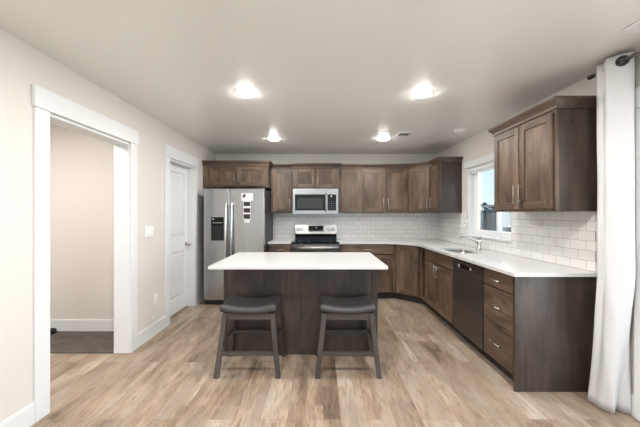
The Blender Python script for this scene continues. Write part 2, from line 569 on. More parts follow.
    def build(self, name, mats, parent=None, bevel=0.0, loc=None, rot=None, seg=2):
        bmesh.ops.recalc_face_normals(self.bm, faces=self.bm.faces[:])
        me = bpy.data.meshes.new(name)
        self.bm.to_mesh(me)
        self.bm.free()
        for m in (mats if isinstance(mats, (list, tuple)) else [mats]):
            me.materials.append(m)
        o = bpy.data.objects.new(name, me)
        COL.objects.link(o)
        if parent:
            o.parent = parent
        if loc:
            o.location = loc
        if rot:
            o.rotation_euler = rot
        if bevel:
            bv = o.modifiers.new('bevel', 'BEVEL')
            bv.width = bevel
            bv.segments = seg
            bv.limit_method = 'ANGLE'
            bv.angle_limit = math.radians(40)
        return o

def tag(o, label, cat, group=None, kind=None):
    o['label'] = label
    o['category'] = cat
    if group:
        o['group'] = group
    if kind:
        o['kind'] = kind
    return o

def thing(name, label, cat, loc, rz=0.0, group=None):
    o = bpy.data.objects.new(name, None)
    o.empty_display_size = 0.1
    COL.objects.link(o)
    o.location = loc
    o.rotation_euler = (0, 0, rz)
    return tag(o, label, cat, group)

def structure(o):
    o['kind'] = 'structure'
    return o

# ------------------------------------------------------------------ room shell
XL, XR, YB, ZC = -1.863, 2.11, 5.39, 2.44
WT = 0.147                      # left wall thickness
YF = -3.0
OP0, OP1, OPH = 2.045, 2.94, 2.05         # cased opening
D0, D1 = 3.69, 4.44                       # door opening
structure(MB().box(-3.8, 2.26, YF - 0.15, 5.54, -0.12, 0.0).build('floor', FLOORM))
structure(MB().box(-3.6, XL - WT - 0.002, 2.92, 3.456, 0.0005, 0.012).build('floor_carpet', CARPET))
structure(MB().box(-3.8, 2.26, YF - 0.15, 5.54, ZC, ZC + 0.12).build('ceiling', CEILP))
wl = MB()
wl.box(XL - WT, XL, YF, OP0, 0, ZC)
wl.box(XL - WT, XL, OP0, OP1, OPH, ZC)
wl.box(XL - WT, XL, OP1, D0, 0, ZC)
wl.box(XL - WT, XL, D0, D1, OPH, ZC)
wl.box(XL - WT, XL, D1, YB, 0, ZC)
structure(wl.build('wall_left', WALLP))
structure(MB().box(-3.8, 2.26, YB, YB + 0.15, 0, ZC).build('wall_back', WALLP))
WY0, WY1, WZ0, WZ1 = 3.297, 4.286, 1.064, 2.012      # kitchen window
PD0, PD1, PDH = 0.05, 1.90, 2.05                     # patio door
wr = MB()
wr.box(XR, XR + 0.15, YF, PD0, 0, ZC)
wr.box(XR, XR + 0.15, PD0, PD1, PDH, ZC)
wr.box(XR, XR + 0.15, PD1, WY0, 0, ZC)
wr.box(XR, XR + 0.15, WY0, WY1, 0, WZ0)
wr.box(XR, XR + 0.15, WY0, WY1, WZ1, ZC)
wr.box(XR, XR + 0.15, WY1, YB, 0, ZC)
structure(wr.build('wall_right', WALLP))
FW0, FW1, FZ0, FZ1 = -1.6, 1.8, 0.55, 2.3
wf = MB()
wf.box(-3.8, FW0, YF - 0.15, YF, 0, ZC)
wf.box(FW1, 2.26, YF - 0.15, YF, 0, ZC)
wf.box(FW0, FW1, YF - 0.15, YF, 0, FZ0)
wf.box(FW0, FW1, YF - 0.15, YF, FZ1, ZC)
structure(wf.build('wall_front', WALLP))
structure(MB().box(-3.8, -3.65, YF, YB, 0, ZC).build('wall_hall_side', WALLP))
structure(MB().box(-3.649, XL - WT - 0.001, 3.457, 3.56, 0, ZC).build('wall_hall_end', WALLP))
structure(MB().box(-3.649, XL - WT - 0.001, 1.0, 1.1, 0, ZC).build('wall_hall_near', WALLP))

# cased opening in the left wall
def casing(y0, y1, name_jamb):
    cw, ct = 0.105, 0.018
    m = MB()
    # legs
    m.box(XL + 0.001, XL + ct, y0 - cw + 0.008, y0 + 0.008, 0, OPH + 0.006)
    m.box(XL + 0.001, XL + ct, y1 - 0.008, y1 + cw - 0.008, 0, OPH + 0.006)
    # head
    m.box(XL + 0.001, XL + ct + 0.007, y0 - cw - 0.004, y1 + cw + 0.004, OPH + 0.006, OPH + 0.146)
    # jamb liner
    m.box(XL - WT, XL + 0.001, y0, y0 + 0.018, 0, OPH)
    m.box(XL - WT, XL + 0.001, y1 - 0.018, y1, 0, OPH)
    m.box(XL - WT, XL + 0.001, y0, y1, OPH - 0.018, OPH)
    return structure(m.build(name_jamb, TRIMP, bevel=0.003))
casing(OP0, OP1, 'trim_1')
casing(D0, D1, 'trim_2')

def baseboard(y0, y1, name):
    m = MB()
    m.box(XL + 0.001, XL + 0.015, y0, y1, 0, 0.132)
    m.box(XL + 0.001, XL + 0.011, y0, y1, 0.132, 0.145)
    return structure(m.build(name, TRIMP, bevel=0.002))
baseboard(YF + 0.02, OP0 - 0.099, 'baseboard_left')
baseboard(OP1 + 0.099, D0 - 0.099, 'baseboard_left_middle')
baseboard(D1 + 0.099, YB - 0.02, 'baseboard_left_back')
structure(MB().box(-3.63, XL - WT - 0.003, 3.441, 3.4565, 0.0125, 0.145).build('baseboard_hall', TRIMP, bevel=0.003))
structure(MB().box(XR - 0.015, XR - 0.001, 1.998, 2.27, 0, 0.145).build('baseboard_right', TRIMP, bevel=0.003))

# white two-panel door
def two_panel_door():
    root = bpy.data.objects.new('door_1', None)
    COL.objects.link(root)
    root.location = (-1.95, (D0 + D1) / 2, 0)
    root.rotation_euler = (0, 0, PI / 2)
    tag(root, 'closed white two-panel interior door in the left wall', 'door', kind='structure')
    w = (D1 - D0) / 2 - 0.021
    zb, zt = 0.018, OPH - 0.021
    m = MB()
    st = 0.105
    zs = [(zb, 0.21), (0.84, 1.045), (1.93, zt)]
    m.box(-w, -w + st, 0.001, 0.036, zb, zt)
    m.box(w - st, w, 0.001, 0.036, zb, zt)
    for a, b in zs:
        m.box(-w + st, w - st, 0.001, 0.036, a, b)
    for a, b in ((0.21, 0.84), (1.045, 1.93)):
        m.box(-w + st, w - st, 0.012, 0.028, a, b)
        # raised field with sloping edge
        i0, i1 = 0.018, 0.05
        x0, x1 = -w + st, w - st
        m.hexa([(x0 + i0, 0.012, a + i0), (x1 - i0, 0.012, a + i0), (x1 - i0, 0.012, b - i0), (x0 + i0, 0.012, b - i0)],
               [(x0 + i1, 0.004, a + i1), (x1 - i1, 0.004, a + i1), (x1 - i1, 0.004, b - i1), (x0 + i1, 0.004, b - i1)])
    m.build('door_leaf', TRIMP, root, bevel=0.003)
    k = MB()
    kx = w - 0.055
    k.cyl((kx, 0.0, 0.925), (kx, -0.008, 0.925), 0.031)
    k.cyl((kx, -0.008, 0.925), (kx, -0.04, 0.925), 0.011)
    k.sphere((kx, -0.052, 0.925), 0.028, s=(1, 0.8, 1))
    k.build('door_knob', NICKEL, root)
two_panel_door()

# ---------------------------------------------------------------- window in the right wall
def kitchen_window():
    root = bpy.data.objects.new('window_1', None)
    COL.objects.link(root)
    root.location = (XR, (WY0 + WY1) / 2, WZ0)
    root.rotation_euler = (0, 0, -PI / 2)          # local x -> -world y, local y -> +world x
    tag(root, 'white sliding window above the sink in the right wall', 'window', kind='structure')
    h = (WY1 - WY0) / 2
    H = WZ1 - WZ0
    m = MB()                                      # jamb liner
    m.box(-h, -h + 0.012, -0.002, 0.148, 0, H)
    m.box(h - 0.012, h, -0.002, 0.148, 0, H)
    m.box(-h, h, -0.002, 0.148, H - 0.012, H)
    m.build('window_jamb', TRIMP, root, bevel=0.002)
    m = MB()
    m.box(-h - 0.03, h + 0.03, -0.034, -0.0095, -0.012, 0.008)
    m.box(-h + 0.013, h - 0.013, -0.0095, 0.1, 0.0, 0.008)
    m.build('window_sill', TRIMP, root, bevel=0.002)
    m = MB()
    m.box(-h - 0.075, h + 0.075, -0.022, -0.001, H + 0.0, H + 0.085)
    m.build('window_head_casing', TRIMP, root, bevel=0.003)
    m = MB()                                      # outer frame
    a, f0, f1 = 0.050, 0.085, 0.146
    x0, x1, z0, z1 = -h + 0.012, h - 0.012, 0.008, H - 0.012
    m.box(x0, x0 + a, f0, f1, z0, z1); m.box(x1 - a, x1, f0, f1, z0, z1)
    m.box(x0 + a, x1 - a, f0, f1, z0, z0 + 0.03); m.box(x0 + a, x1 - a, f0, f1, z1 - 0.03, z1)
    m.build('window_frame', WINP, root, bevel=0.003)
    def sash(xa, xb, ya, yb, name):
        s = 0.042
        q = MB()
        za, zb = z0 + 0.031, z1 - 0.031
        q.box(xa, xa + s, ya, yb, za, zb); q.box(xb - s, xb, ya, yb, za, zb)
        q.box(xa + s, xb - s, ya, yb, za, za + s); q.box(xa + s, xb - s, ya, yb, zb - s, zb)
        o = q.build(name, WINP, root, bevel=0.003)
        MB().box(xa + s - 0.004, xb - s + 0.004, (ya + yb) / 2 - 0.003, (ya + yb) / 2 + 0.003, za + s - 0.004, zb - s + 0.004).build('glass_pane', GLASS, o)
    sash(x0 + a + 0.001, 0.095, 0.088, 0.114, 'window_sash')
    sash(0.045, x1 - a - 0.001, 0.117, 0.143, 'window_sash')
kitchen_window()

# raised blind
bl = thing('window_blind', 'white blind raised into a flat stack at the top of the sink window', 'blind', (XR + 0.045, (WY0 + WY1) / 2, WZ1 - 0.085), -PI / 2)
m = MB(); hw = (WY1 - WY0) / 2 - 0.016
m.box(-hw, hw, -0.03, 0.03, 0.032, 0.0725)
m.build('head_rail', WINP, bl, bevel=0.003)
m = MB()
for k in range(6):
    m.box(-hw + 0.004, hw - 0.004, -0.025, 0.025, 0.001 + k * 0.0052, 0.0045 + k * 0.0052)
m.build('slat_stack', WINP, bl)

# front window and patio door (behind / beside the camera)
def glazed(name, label, cat, loc, rz, w, z0, z1, mull):
    root = bpy.data.objects.new(name, None)
    COL.objects.link(root)
    root.location = loc
    root.rotation_euler = (0, 0, rz)
    tag(root, label, cat, kind='structure')
    m = MB(); f = 0.07
    m.box(-w, -w + f, 0.04, 0.11, z0, z1); m.box(w - f, w, 0.04, 0.11, z0, z1)
    m.box(-w + f, w - f, 0.04, 0.11, z0, z0 + f); m.box(-w + f, w - f, 0.04, 0.11, z1 - f, z1)
    for k in range(1, mull):
        x = -w + 2 * w * k / mull
        m.box(x - 0.04, x + 0.04, 0.04, 0.11, z0 + f, z1 - f)
    fr = m.build(name.split('_')[0] + '_frame', WINP, root, bevel=0.004)
    MB().box(-w + f - 0.005, w - f + 0.005, 0.072, 0.078, z0 + f - 0.005, z1 - f + 0.005).build('glass_pane', GLASS, fr)
    c = MB(); cw = 0.10
    zb = 0 if z0 < 0.02 else z0 - 0.02
    c.box(-w - cw, -w, -0.018, -0.001, zb, z1 + 0.006); c.box(w, w + cw, -0.018, -0.001, zb, z1 + 0.006)
    c.box(-w - cw - 0.01, w + cw + 0.01, -0.025, -0.001, z1 + 0.006, z1 + 0.14)
    c.build(name.split('_')[0] + '_casing', TRIMP, root, bevel=0.003)
glazed('window_2', 'wide front window', 'window', ((FW0 + FW1) / 2, YF, 0), PI, (FW1 - FW0) / 2, FZ0, FZ1, 3)
glazed('door_2', 'sliding glass patio door behind the white curtain', 'door', (XR, (PD0 + PD1) / 2, 0), -PI / 2, (PD1 - PD0) / 2, 0.002, PDH, 2)

# ------------------------------------------------------------------ outside
structure(MB().box(2.27, 40, -15, 50, -0.35, -0.30).build('ground', GROUNDM))
fe = thing('garden_fence', 'grey vertical-board fence outside beyond the sink window', 'fence', (6.0, 9.5, -0.3))
m = MB()
for k in range(90):
    y = -7.5 + k * 0.17
    m.box(0, 0.02, y, y + 0.165, 0.02, 1.80)
m.build('board_panel', FENCEM, fe)
m = MB()
for z in (0.35, 1.5):
    m.box(-0.042, -0.001, -7.5, 7.8, z, z + 0.09)
m.build('rail', FENCEM, fe)
for k in range(6):
    MB().box(-0.14, -0.045, -7.4 + k * 2.9, -7.3 + k * 2.9, 0, 1.8).build('post', FENCEM, fe)
def tree(x, y, h, r, label, seed):
    rnd = random.Random(seed)
    t = thing('tree', label, 'tree', (x, y, -0.3), 0, None)
    MB().tube([(0, 0, 0), (0.05, 0.02, h * 0.4), (0, 0.05, h * 0.75)], [0.14, 0.1, 0.05], 10).build('trunk', BARKM, t)
    m = MB()
    for k in range(230):
        u = rnd.random() * 2 - 1; a = rnd.random() * 2 * PI; q = r * rnd.random() ** 0.4
        c = Vector((q * math.cos(a) * math.sqrt(1 - u * u), q * math.sin(a) * math.sqrt(1 - u * u), h * 0.72 + q * u * 0.75))
        d1 = Vector((rnd.gauss(0, 1), rnd.gauss(0, 1), rnd.gauss(0, 1))).normalized() * 0.12
        d2 = d1.cross(Vector((rnd.gauss(0, 1), rnd.gauss(0, 1), rnd.gauss(0, 1)))).normalized() * 0.07
        vs = [m.bm.verts.new(c + e) for e in (d1, d2, -d1, -d2)]
        m.bm.faces.new(vs)
    m.build('crown', LEAFM, t)
tree(10.6, 19.0, 2.45, 0.85, 'dark leafy tree showing above the fence, left one through the sink window', 3)
tree(13.2, 20.6, 2.5, 0.9, 'dark leafy tree showing above the fence next to the wall cabinet edge', 8)

# ------------------------------------------------------------------ tile backsplashes
MB().box(-0.80, XR - 0.0095, YB - 0.009, YB - 0.001, 0.915, 1.379).build('tile_backsplash', TILEB)
tag(bpy.context.scene.objects['tile_backsplash'], 'white subway tile backsplash on the back wall behind the range', 'backsplash')
ts = MB()
t0 = 2.29
# local frame: x along the wall, y up, z out of the wall
def wall_tile(y0, y1, z0, z1):
    ts.box(y0 - t0, y1 - t0, z0 - 0.915, z1 - 0.915, 0.0, 0.008)
wall_tile(t0, WY0 - 0.001, 0.915, 1.379)
wall_tile(WY0 - 0.001, WY1 + 0.001, 0.915, WZ0 - 0.013)
wall_tile(WY1 + 0.001, YB - 0.001, 0.915, 1.379)
o = ts.build('tile_backsplash', TILER)
o.matrix_world = Matrix(((0, 0, -1, XR - 0.001), (1, 0, 0, t0), (0, 1, 0, 0.915), (0, 0, 0, 1)))
tag(o, 'white subway tile backsplash on the right wall around the sink window', 'backsplash')

# ------------------------------------------------------------------ cabinet pieces
def pull(parent, x, z, length, vertical, y=-0.021):
    m = MB()
    r, so = 0.0046, 0.028
    h = length / 2
    if vertical:
        m.cyl((x, y - so, z - h), (x, y - so, z + h), r, n=12)
        for s in (-1, 1):
            m.cyl((x, y + 0.001, z + s * h * 0.72), (x, y - so, z + s * h * 0.72), r * 0.85, n=10)
    else:
        m.cyl((x - h, y - so, z), (x + h, y - so, z), r, n=12)
        for s in (-1, 1):
            m.cyl((x + s * h * 0.72, y + 0.001, z), (x + s * h * 0.72, y - so, z), r * 0.85, n=10)
    return m.build('handle', NICKEL, parent)

def shaker(parent, w, h, loc, rz=0.0, hx=None, hz=None, hl=0.16, stile=0.058):
    """shaker door: local x across, z up from 0, front at y=-0.021"""
    m = MB()
    a = w / 2
    m.box(-a, -a + stile, -0.021, -0.001, 0, h)
    m.box(a - stile, a, -0.021, -0.001, 0, h)
    m.box(-a + stile, a - stile, -0.021, -0.001, 0, stile, 1)
    m.box(-a + stile, a - stile, -0.021, -0.001, h - stile, h, 1)
    m.box(-a + stile - 0.004, a - stile + 0.004, -0.011, -0.003, stile - 0.004, h - stile + 0.004)
    d = m.build('door', [WOODV, WOODH], parent, bevel=0.0025, loc=loc, rot=(0, 0, rz))
    if hx is not None:
        pull(d, hx, hz, hl, True)
    return d

def drawer(parent, w, h, loc, rz=0.0, hl=0.135, handle=True, name='drawer'):
    m = MB()
    m.box(-w / 2, w / 2, -0.021, -0.001, 0, h)
    d = m.build(name, WOODH, parent, bevel=0.003, loc=loc, rot=(0, 0, rz))
    if handle:
        pull(d, 0, h / 2, hl, False)
    return d

CROWN = [(0.0, 2.125), (0.012, 2.125), (0.014, 2.148), (0.040, 2.182), (0.046, 2.188), (0.046, 2.205), (0.0, 2.205)]
def crown(parent, path, fill):
    m = MB()
    m.sweep(path, CROWN)
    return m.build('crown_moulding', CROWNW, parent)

def upper(name, label, x0, x1, yf, z0, doors, exposed=(False, False), rz=0, lift=0.0, group='wall cabinets'):
    """wall cabinet against the back wall; x0..x1 in world; front carcass face at yf. doors: list of (xa, xb, handle side)"""
    w = x1 - x0
    if rz == 0:
        loc = ((x0 + x1) / 2, yf, z0); depth = YB - 0.001 - yf
    else:
        loc = (yf, (x0 + x1) / 2, z0); depth = XR - 0.001 - yf
    t = thing(name, label, 'cabinet', loc, rz, group)
    H = 2.19 - z0 + lift
    m = MB()
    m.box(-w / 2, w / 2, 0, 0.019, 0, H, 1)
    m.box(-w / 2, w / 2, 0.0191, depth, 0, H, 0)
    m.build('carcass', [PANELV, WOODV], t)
    dh = 2.108 - z0 - 0.022 + lift
    for (xa, xb, side) in doors:
        dw = xb - xa
        hx = None if side is None else (side * (dw / 2 - 0.030))
        l = 0.165 if dh > 0.5 else 0.13
        shaker(t, dw, dh, ((xa + xb) / 2, 0, 0.020), 0, hx, (0.055 + l / 2) if dh > 0.5 else 0.045 + l / 2, l)
    a = w / 2 - 0.0005
    path = [(-a, 0), (a, 0)]
    if exposed[0]:
        path = [(-a, depth - 0.002 if exposed[0] is True else exposed[0])] + path
    if exposed[1]:
        path = path + [(a, depth - 0.002 if exposed[1] is True else exposed[1])]
    c = MB()
    prof = [(o_, z - z0 + lift) for (o_, z) in CROWN]
    c.sweep(path, prof)
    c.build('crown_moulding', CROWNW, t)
    return t

# wall cabinets on the back wall
YU = 5.06
upper('wall_cabinet', 'wide short brown wall cabinet above the refrigerator', -1.860, -0.826, 4.765, 1.785,
      [(-0.43, 0.017, 1), (0.023, 0.47, -1)], (False, 0.29), group=None)
upper('wall_cabinet', 'narrow brown wall cabinet between the refrigerator cabinet and the microwave', -0.824, -0.456, YU, 1.380,
      [(-0.152, 0.160, 1)], group=None)
upper('wall_cabinet', 'short two-door brown wall cabinet directly above the microwave', -0.454, 0.304, 5.01, 1.785,
      [(-0.335, -0.012, 1), (0.012, 0.335, -1)], (0.05, 0.05), group=None)
upper('wall_cabinet', 'single-door brown wall cabinet just right of the microwave', 0.306, 0.706, YU, 1.380,
      [(-0.150, 0.172, 1)], group=None)
upper('wall_cabinet', 'two-door tall brown wall cabinet left of the corner cabinet on back wall', 0.708, 1.498, YU, 1.380,
      [(-0.372, -0.010, 1), (0.010, 0.372, -1)], group=None)
# right wall: local x -> -world y
upper('wall_cabinet', 'narrow brown wall cabinet left of the sink window with a broad end panel', 4.457, 4.778, 1.78, 1.380,
      [(-0.135, 0.140, -1)], (False, True), rz=-PI / 2, group=None)
upper('wall_cabinet', 'large two-door brown wall cabinet on the right wall beside the curtain', 2.262, 3.062, 1.784, 1.380,
      [(-0.375, -0.006, 1), (0.006, 0.375, -1)], (True, True), rz=-PI / 2, lift=0.028, group=None)
# diagonal corner wall cabinet
cw_ = thing('corner_wall_cabinet', 'angled brown corner wall cabinet between the back and right walls', 'cabinet', (1.8, 5.1, 1.38))
def loc_pts(pts, o):
    return [(x - o[0], y - o[1]) for x, y in pts]
DG = [(1.5, 5.388), (1.5, 5.061), (1.779, 4.78), (2.108, 4.78), (2.108, 5.388)]
MB().prism(loc_pts(DG, (1.8, 5.1)), 0, 0.81).build('carcass', WOODV, cw_, bevel=0.002)
mid = ((1.5 + 1.779) / 2 - 1.8, (5.061 + 4.78) / 2 - 5.1)
shaker(cw_, 0.335, 0.706, (mid[0] - 0.0008, mid[1] - 0.0008, 0.020), -PI / 4, 0.138, 0.135, 0.165, 0.05)
c = MB(); c.sweep(loc_pts([(1.5005, 5.0605), (1.7785, 4.7805)], (1.8, 5.1)), [(o_, z - 1.38) for o_, z in CROWN])
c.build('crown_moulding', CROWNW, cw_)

# ------------------------------------------------------------------ base cabinets
YBASE, XBASE = 4.78, 1.507
def carcass(parent, w, depth, toe=True, right_panel=False):
    m = MB()
    t = 0.018
    z0 = 0.105
    m.box(-w / 2, -w / 2 + t, 0.0, depth, z0, 0.884)
    m.box(w / 2 - t, w / 2, 0.0, depth, z0, 0.884)
    m.box(-w / 2 + t, w / 2 - t, 0.0, depth, z0, z0 + t, 1)
    m.box(-w / 2 + t, w / 2 - t, depth - t, depth, z0 + t, 0.884)
    m.box(-w / 2 + t, w / 2 - t, 0.0, 0.019, 0.85, 0.884, 1)
    m.box(-w / 2 + t, w / 2 - t, 0.0, 0.019, z0 + t, z0 + t + 0.02, 1)
    m.box(-w / 2 + t, -w / 2 + t + 0.022, 0.0, 0.019, z0 + t + 0.02, 0.85)
    m.box(w / 2 - t - 0.022, w / 2 - t, 0.0, 0.019, z0 + t + 0.02, 0.85)
    c = m.build('carcass', [WOODV, WOODH], parent, bevel=0.0015)
    MB().box(-w / 2, w / 2, 0.065, depth - 0.02, 0.0, z0 - 0.001).build('toe_kick', TOE, parent)
    return c

def base(label, x0, x1, side):
    w = x1 - x0
    if side == 'back':
        t = thing('base_cabinet', label, 'cabinet', ((x0 + x1) / 2, YBASE, 0), 0)
        d = YB - 0.002 - YBASE
    else:
        t = thing('base_cabinet', label, 'cabinet', (XBASE, (x0 + x1) / 2, 0), -PI / 2)
        d = XR - 0.002 - XBASE
    carcass(t, w, d)
    return t, w

t, w = base('narrow brown base cabinet between refrigerator and range', -0.826, -0.458, 'back')
drawer(t, w - 0.03, 0.145, (0, 0, 0.725))
shaker(t, w - 0.03, 0.59, (0, 0, 0.122), 0, 0.12, 0.50)
t, w = base('brown base cabinet with drawer right of the range behind the island', 0.309, 1.194, 'back')
drawer(t, w - 0.06, 0.145, (0, 0, 0.725))
shaker(t, w / 2 - 0.034, 0.59, (-w / 4 + 0.013, 0, 0.122), 0, 0.16, 0.50)
shaker(t, w / 2 - 0.034, 0.59, (w / 4 - 0.013, 0, 0.122), 0, -0.16, 0.50)
# sink base with filler on its far side
t, w = base('brown base cabinet under the sink with two doors', 3.338, 4.472, 'right')
# local x = -(worldY - centre)
cy = (3.338 + 4.472) / 2
drawer(t, 0.905, 0.145, (-(3.808 - cy), 0, 0.725), handle=False, name='false_drawer_front')
shaker(t, 0.448, 0.59, (-(4.036 - cy), 0, 0.122), 0, 0.192, 0.50)
shaker(t, 0.448, 0.59, (-(3.580 - cy), 0, 0.122), 0, -0.192, 0.50)
# drawer stack and end panel
t, w = base('brown three-drawer base cabinet at the near end of the right run', 2.308, 2.732, 'right')
for z0_, z1_ in ((0.735, 0.872), (0.436, 0.726), (0.118, 0.427)):
    drawer(t, w - 0.012, z1_ - z0_, (0.0, 0, z0_), hl=0.15)
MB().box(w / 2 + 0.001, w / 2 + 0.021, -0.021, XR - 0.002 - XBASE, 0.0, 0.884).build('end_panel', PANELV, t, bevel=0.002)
# angled corner base
cb_ = thing('corner_base_cabinet', 'angled brown corner base cabinet in the back right corner', 'cabinet', (1.65, 4.93, 0))
CO = (1.65, 4.93)
CD = [(1.197, 5.387), (1.197, 4.781), (1.508, 4.474), (2.107, 4.474), (2.107, 5.387)]
MB().prism(loc_pts(CD, CO), 0.105, 0.884).build('carcass', WOODV, cb_, bevel=0.002)
TK = [(1.197, 5.36), (1.197, 4.86), (1.24, 4.832), (1.56, 4.518), (1.585, 4.474), (2.09, 4.474), (2.09, 5.36)]
MB().prism(loc_pts(TK, CO), 0.0, 0.104).build('toe_kick', TOE, cb_)
mid = ((1.197 + 1.508) / 2 - CO[0], (4.781 + 4.474) / 2 - CO[1])
shaker(cb_, 0.372, 0.75, (mid[0] - 0.0008, mid[1] - 0.0008, 0.122), -PI / 4)

# ------------------------------------------------------------------ worktops
def arc(cx, cy, r, a0, a1, n=6):
    return [(cx + r * math.cos(math.radians(a0 + (a1 - a0) * i / n)), cy + r * math.sin(math.radians(a0 + (a1 - a0) * i / n))) for i in range(n + 1)]
def rrect(x0, x1, y0, y1, r, n=6):
    return arc(x1 - r, y1 - r, r, 0, 90, n) + arc(x0 + r, y1 - r, r, 90, 180, n) + arc(x0 + r, y0 + r, r, 180, 270, n) + arc(x1 - r, y0 + r, r, 270, 360, n)
def bez(a, b, c, n=8):
    return [tuple((1 - t) ** 2 * Vector(a) + 2 * t * (1 - t) * Vector(b) + t * t * Vector(c)) for t in [i / n for i in range(n + 1)]]
SX0, SX1, SY0, SY1 = 1.545, 1.895, 3.41, 3.97
front = [(0.306, 4.735)] + bez((1.03, 4.735), (1.177, 4.735), (1.28, 4.632)) + bez((1.35, 4.562), (1.455, 4.457), (1.455, 4.31)) + bez((1.455, 2.265), (1.455, 2.25), (1.47, 2.25), 4)
outer = front + [(2.0995, 2.25), (2.0995, 5.3795), (0.306, 5.3795)]
o = MB().slab_with_hole(outer, rrect(SX0, SX1, SY0, SY1, 0.06), 0.886, 0.914).build('countertop', QUARTZ)
tag(o, 'white L-shaped countertop running from the range around to the sink', 'countertop')
o = MB().box(-0.828, -0.456, 4.735, 5.3795, 0.886, 0.914).build('countertop', QUARTZ, bevel=0.003)
tag(o, 'short white countertop between refrigerator and range', 'countertop')

# sink
s = thing('kitchen_sink', 'stainless undermount sink set in the white countertop below the window', 'sink', ((SX0 + SX1) / 2, (SY0 + SY1) / 2, 0.70))
m = MB()
hx_, hy_ = (SX1 - SX0) / 2, (SY1 - SY0) / 2
rings = []
for (e, z, r) in ((0.022, 0.1845, 0.075), (0.003, 0.1845, 0.06), (-0.004, 0.10, 0.055), (-0.012, 0.02, 0.05), (-0.05, 0.002, 0.03)):
    rings.append([m.bm.verts.new((x, y, z)) for x, y in rrect(-hx_ - e, hx_ + e, -hy_ - e, hy_ + e, r)])
for a, b in zip(rings, rings[1:]):
    n = len(a)
    for i in range(n):
        f = m.bm.faces.new((a[i], a[(i + 1) % n], b[(i + 1) % n], b[i])); f.smooth = True
m.bm.faces.new(rings[-1])
m.build('bowl', steel('sink_steel', (0.52, 0.50, 0.48, 1), 0.3, (60, 3, 3)), s)
m = MB(); m.cyl((0, 0, 0.003), (0, 0, 0.007), 0.045); m.cyl((0, 0, 0.007), (0, 0, 0.009), 0.03, mi=1)
m.build('drain', [CHROME, BLACKP], s)

# faucet
fa = thing('faucet', 'single-lever nickel faucet standing behind the sink', 'faucet', (1.972, 3.72, 0.914))
m = MB(); m.lathe([(0, 0), (0.03, 0), (0.03, 0.006), (0.024, 0.012), (0.022, 0.10), (0.024, 0.125), (0.0, 0.128)])
m.build('body', NICKEL, fa)
m = MB()
sp = [(-0.01, 0, 0.085), (-0.07, 0, 0.125), (-0.13, 0, 0.152), (-0.18, 0, 0.166), (-0.22, 0, 0.165), (-0.238, 0, 0.155), (-0.242, 0, 0.14)]
m.tube(sp, [0.013, 0.0105, 0.0095, 0.0095, 0.010, 0.0105, 0.0105])
m.build('spout', NICKEL, fa)
m = MB(); m.tube([(0, 0, 0.128), (0.005, 0.0, 0.145), (0.0, -0.02, 0.158), (-0.01, -0.075, 0.168)], [0.017, 0.014, 0.009, 0.006])
m.build('lever', NICKEL, fa)

# ------------------------------------------------------------------ refrigerator
def refrigerator():
    x0, x1 = -1.735, -0.832
    xc = (x0 + x1) / 2
    t = thing('refrigerator', 'stainless side-by-side refrigerator with black water dispenser in the left door', 'refrigerator', (xc, 4.475, 0))
    h = (x1 - x0) / 2
    MB().box(-h + 0.004, h - 0.004, 0.085, 0.86, 0.03, 1.735).build('body', GREYSIDE, t, bevel=0.006)
    xs = -1.347 - xc
    f = MB().box(-h, xs - 0.003, 0.0, 0.08, 0.075, 1.742).build('freezer_door', [STEEL], t, bevel=0.008, seg=3)
    r = MB().box(xs + 0.003, h, 0.0, 0.08, 0.075, 1.742).build('refrigerator_door', [STEEL], t, bevel=0.008, seg=3)
    def handle(x, p):
        m = MB()
        z0, z1 = 0.62, 1.53
        pts = []
        for i in range(17):
            u = i / 16
            pts.append((x, -0.028 - 0.034 * math.sin(PI * u) ** 0.6, z0 + (z1 - z0) * u))
        m.tube(pts, 0.0175, 14)
        for z in (z0, z1):
            m.box(x - 0.012, x + 0.012, -0.038, 0.001, z - 0.02, z + 0.02)
        m.build('handle', plain('satin_steel', (0.74, 0.74, 0.73, 1), 0.22, 1.0) if 'satin_steel' not in bpy.data.materials else bpy.data.materials['satin_steel'], p)
    handle(xs - 0.042, f)
    handle(xs + 0.042, r)
    # dispenser
    a, b = -1.622 - xc, -1.435 - xc
    m = MB()
    z0, z1 = 0.965, 1.315
    m.box(a, b, -0.004, 0.0, 1.19, z1, 0)                      # control face
    m.box(a, a + 0.014, -0.004, 0.0, z0, 1.19, 0); m.box(b - 0.014, b, -0.004, 0.0, z0, 1.19, 0)
    m.box(a + 0.014, b - 0.014, -0.004, 0.0, z0, z0 + 0.02, 0)
    m.box(a + 0.014, b - 0.014, -0.0012, -0.0002, z0 + 0.02, 1.19, 1)
    m.box(a + 0.06, b - 0.06, -0.012, -0.0012, 1.03, 1.14, 1)     # paddle
    m.box(a + 0.02, b - 0.02, -0.022, -0.004, z0 + 0.006, z0 + 0.016, 1)     # drip shelf
    for k in range(5):
        m.box(a + 0.028 + k * 0.028, a + 0.044 + k * 0.028, -0.0055, -0.004, 1.225, 1.237, 2)
    m.cyl((a + 0.03, -0.006, 1.285), (a + 0.03, -0.004, 1.285), 0.011, mi=2)
    m.build('dispenser', [BLACKG, BLACKP, DISPLAY], f)
    m = MB()
    m.box(-h + 0.01, h - 0.01, 0.03, 0.0845, 0.012, 0.070)
    m.build('base_grille', BLACKP, t)
    for sx_ in (-1, 1):
        MB().box(sx_ * (h - 0.05) - 0.035, sx_ * (h - 0.05) + 0.035, 0.01, 0.16, 1.7435, 1.757).build('hinge_cover', GREYSIDE, t, bevel=0.003)
        for yy in (0.12, 0.8):
            MB().cyl((sx_ * (h - 0.07), yy, 0.0), (sx_ * (h - 0.07), yy, 0.03), 0.02).build('foot', BLACKP, t)
refrigerator()
